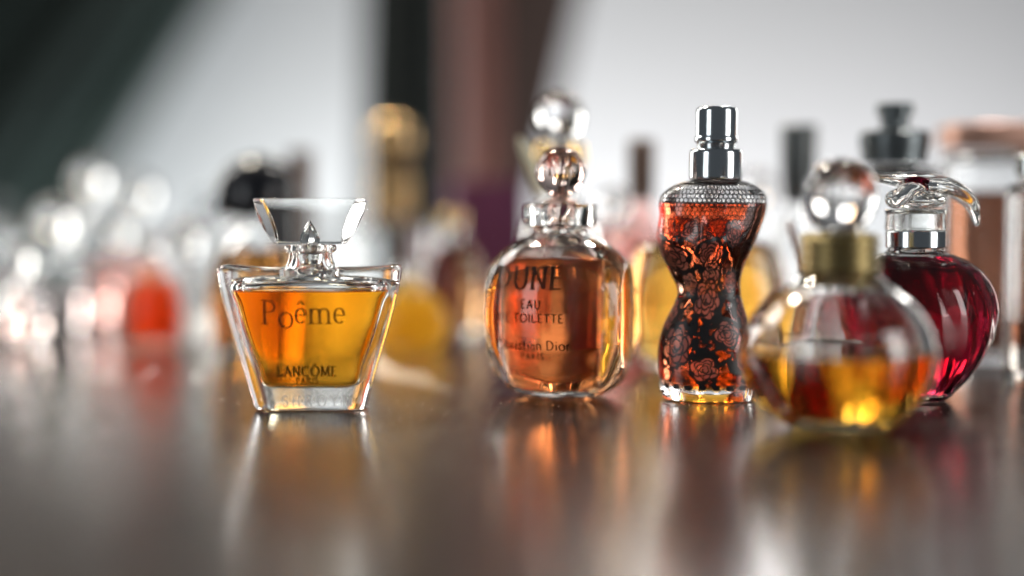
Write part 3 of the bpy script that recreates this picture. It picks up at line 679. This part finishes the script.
# black dome cap
back_bottle('bottle of orange perfume with a black dome cap behind the flared amber bottle', 258, 54, round_keys(1.85, 4.9, .7, .78, .7, .3), 4.0, (.95, .38, .07), 2.2, [
    ('cap', [(5.22, .02), (5.22, 1.1), (5.35, 1.4), (5.9, 1.6), (6.5, 1.5), (7.1, 1.15), (7.45, .65), (7.6, .02)], M_black)])
back_bottle('slim clear bottle with brown stopper behind the black dome cap', 301, 61, round_keys(.95, 5.0, .8, .75, .5, .4), 1.6, (.9, .85, .8), 2, [
    ('stopper', cyl(5.45, 8.0, .55), M_brown)])
# left cluster of clear bottles
back_bottle('rounded bottle of bright orange red perfume among clear bottles at left', 152, 57, round_keys(1.15, 3.1, .8, .75, .4, .3), 2.6, (.96, .13, .012), 1.2, [
    ('cap', ball(4.1, .45, .3, 3.42), G_back)], glow_glass('glow_tint_glass', (1, .55, .36), .45))
back_bottle('clear bottle with large ball stopper right of the small orange red one at left', 186, 59, round_keys(1.3, 3.0, .8, .7, .4, .3), 1.3, (.97, .95, .9), 2, [
    ('stopper', ball(4.3, .8, .3, 3.32), G_back)], glass('frosted_glass', (.99, .99, .99), rough=.3))
back_bottle('tall clear bottle with the highest ball stopper of the left cluster', 93, 66, round_keys(1.25, 5.6, .8, .7, .45, .3), 2.2, (.95, .9, .88), 2, [
    ('stopper', ball(6.9, .85, .3, 5.92), G_back)])
back_bottle('squat clear bottle with double ball stopper in the left cluster', 58, 63, round_keys(1.6, 3.6, .8, .7, .45, .3), 2.0, (.95, .8, .78), 2, [
    ('stopper', ball(5.0, .95, .3, 3.92), G_back)])
back_bottle('clear pinkish bottle with flat round stopper in the left cluster', 118, 62, box_keys(1.2, .9, 3.4, .4, .3, 4), 1.8, (.93, .7, .66), 2, [
    ('stopper', ball(4.6, .75, .3, 3.72), G_back)], G_pink)
back_bottle('slender clear bottle behind the small orange red one at left', 142, 70, round_keys(1.1, 5.0, .8, .75, .45, .3), 1.5, (.95, .92, .9), 2, [
    ('stopper', ball(6.3, .8, .3, 5.32), G_back)])
back_bottle('clear bottle with steel drum cap between the left cluster and the black dome cap', 212, 67, box_keys(1.4, .9, 4.6, .5, .3, 4), 1.6, (.92, .9, .88), 2, [
    ('cap', cyl(4.92, 6.3, .75), M_chrome)])
back_bottle('low clear bottle with small ball stopper near the left edge', 22, 58, round_keys(1.3, 2.4, .8, .7, .4, .3), 1.2, (.94, .75, .7), 2, [
    ('stopper', ball(3.5, .6, .3, 2.72), G_back)])
back_bottle('tall grey clear bottle cut by the left edge', -5, 68, box_keys(1.5, 1.0, 4.5, .5, .3, 4), 2.5, (.8, .45, .35), 2, [
    ('cap', cyl(4.82, 6.0, .8), M_dark)])
back_bottle('pale pinkish bottle behind and right of the oval orange red bottle', 612, 57.5, box_keys(1.25, .9, 4.7, .5, .3, 4), 1.9, (.92, .35, .30), 2, [
    ('cap', ball(5.75, .65, .3, 5.02), G_back)], G_pink)
back_bottle('clear bottle with round glass stopper between steel spray cap and dark teal stopper', 757, 60, round_keys(1.5, 5.0, .8, .75, .5, .3), 2.4, (.94, .7, .68), 2, [
    ('stopper', ball(6.3, .8, .35, 5.32), G_back)])
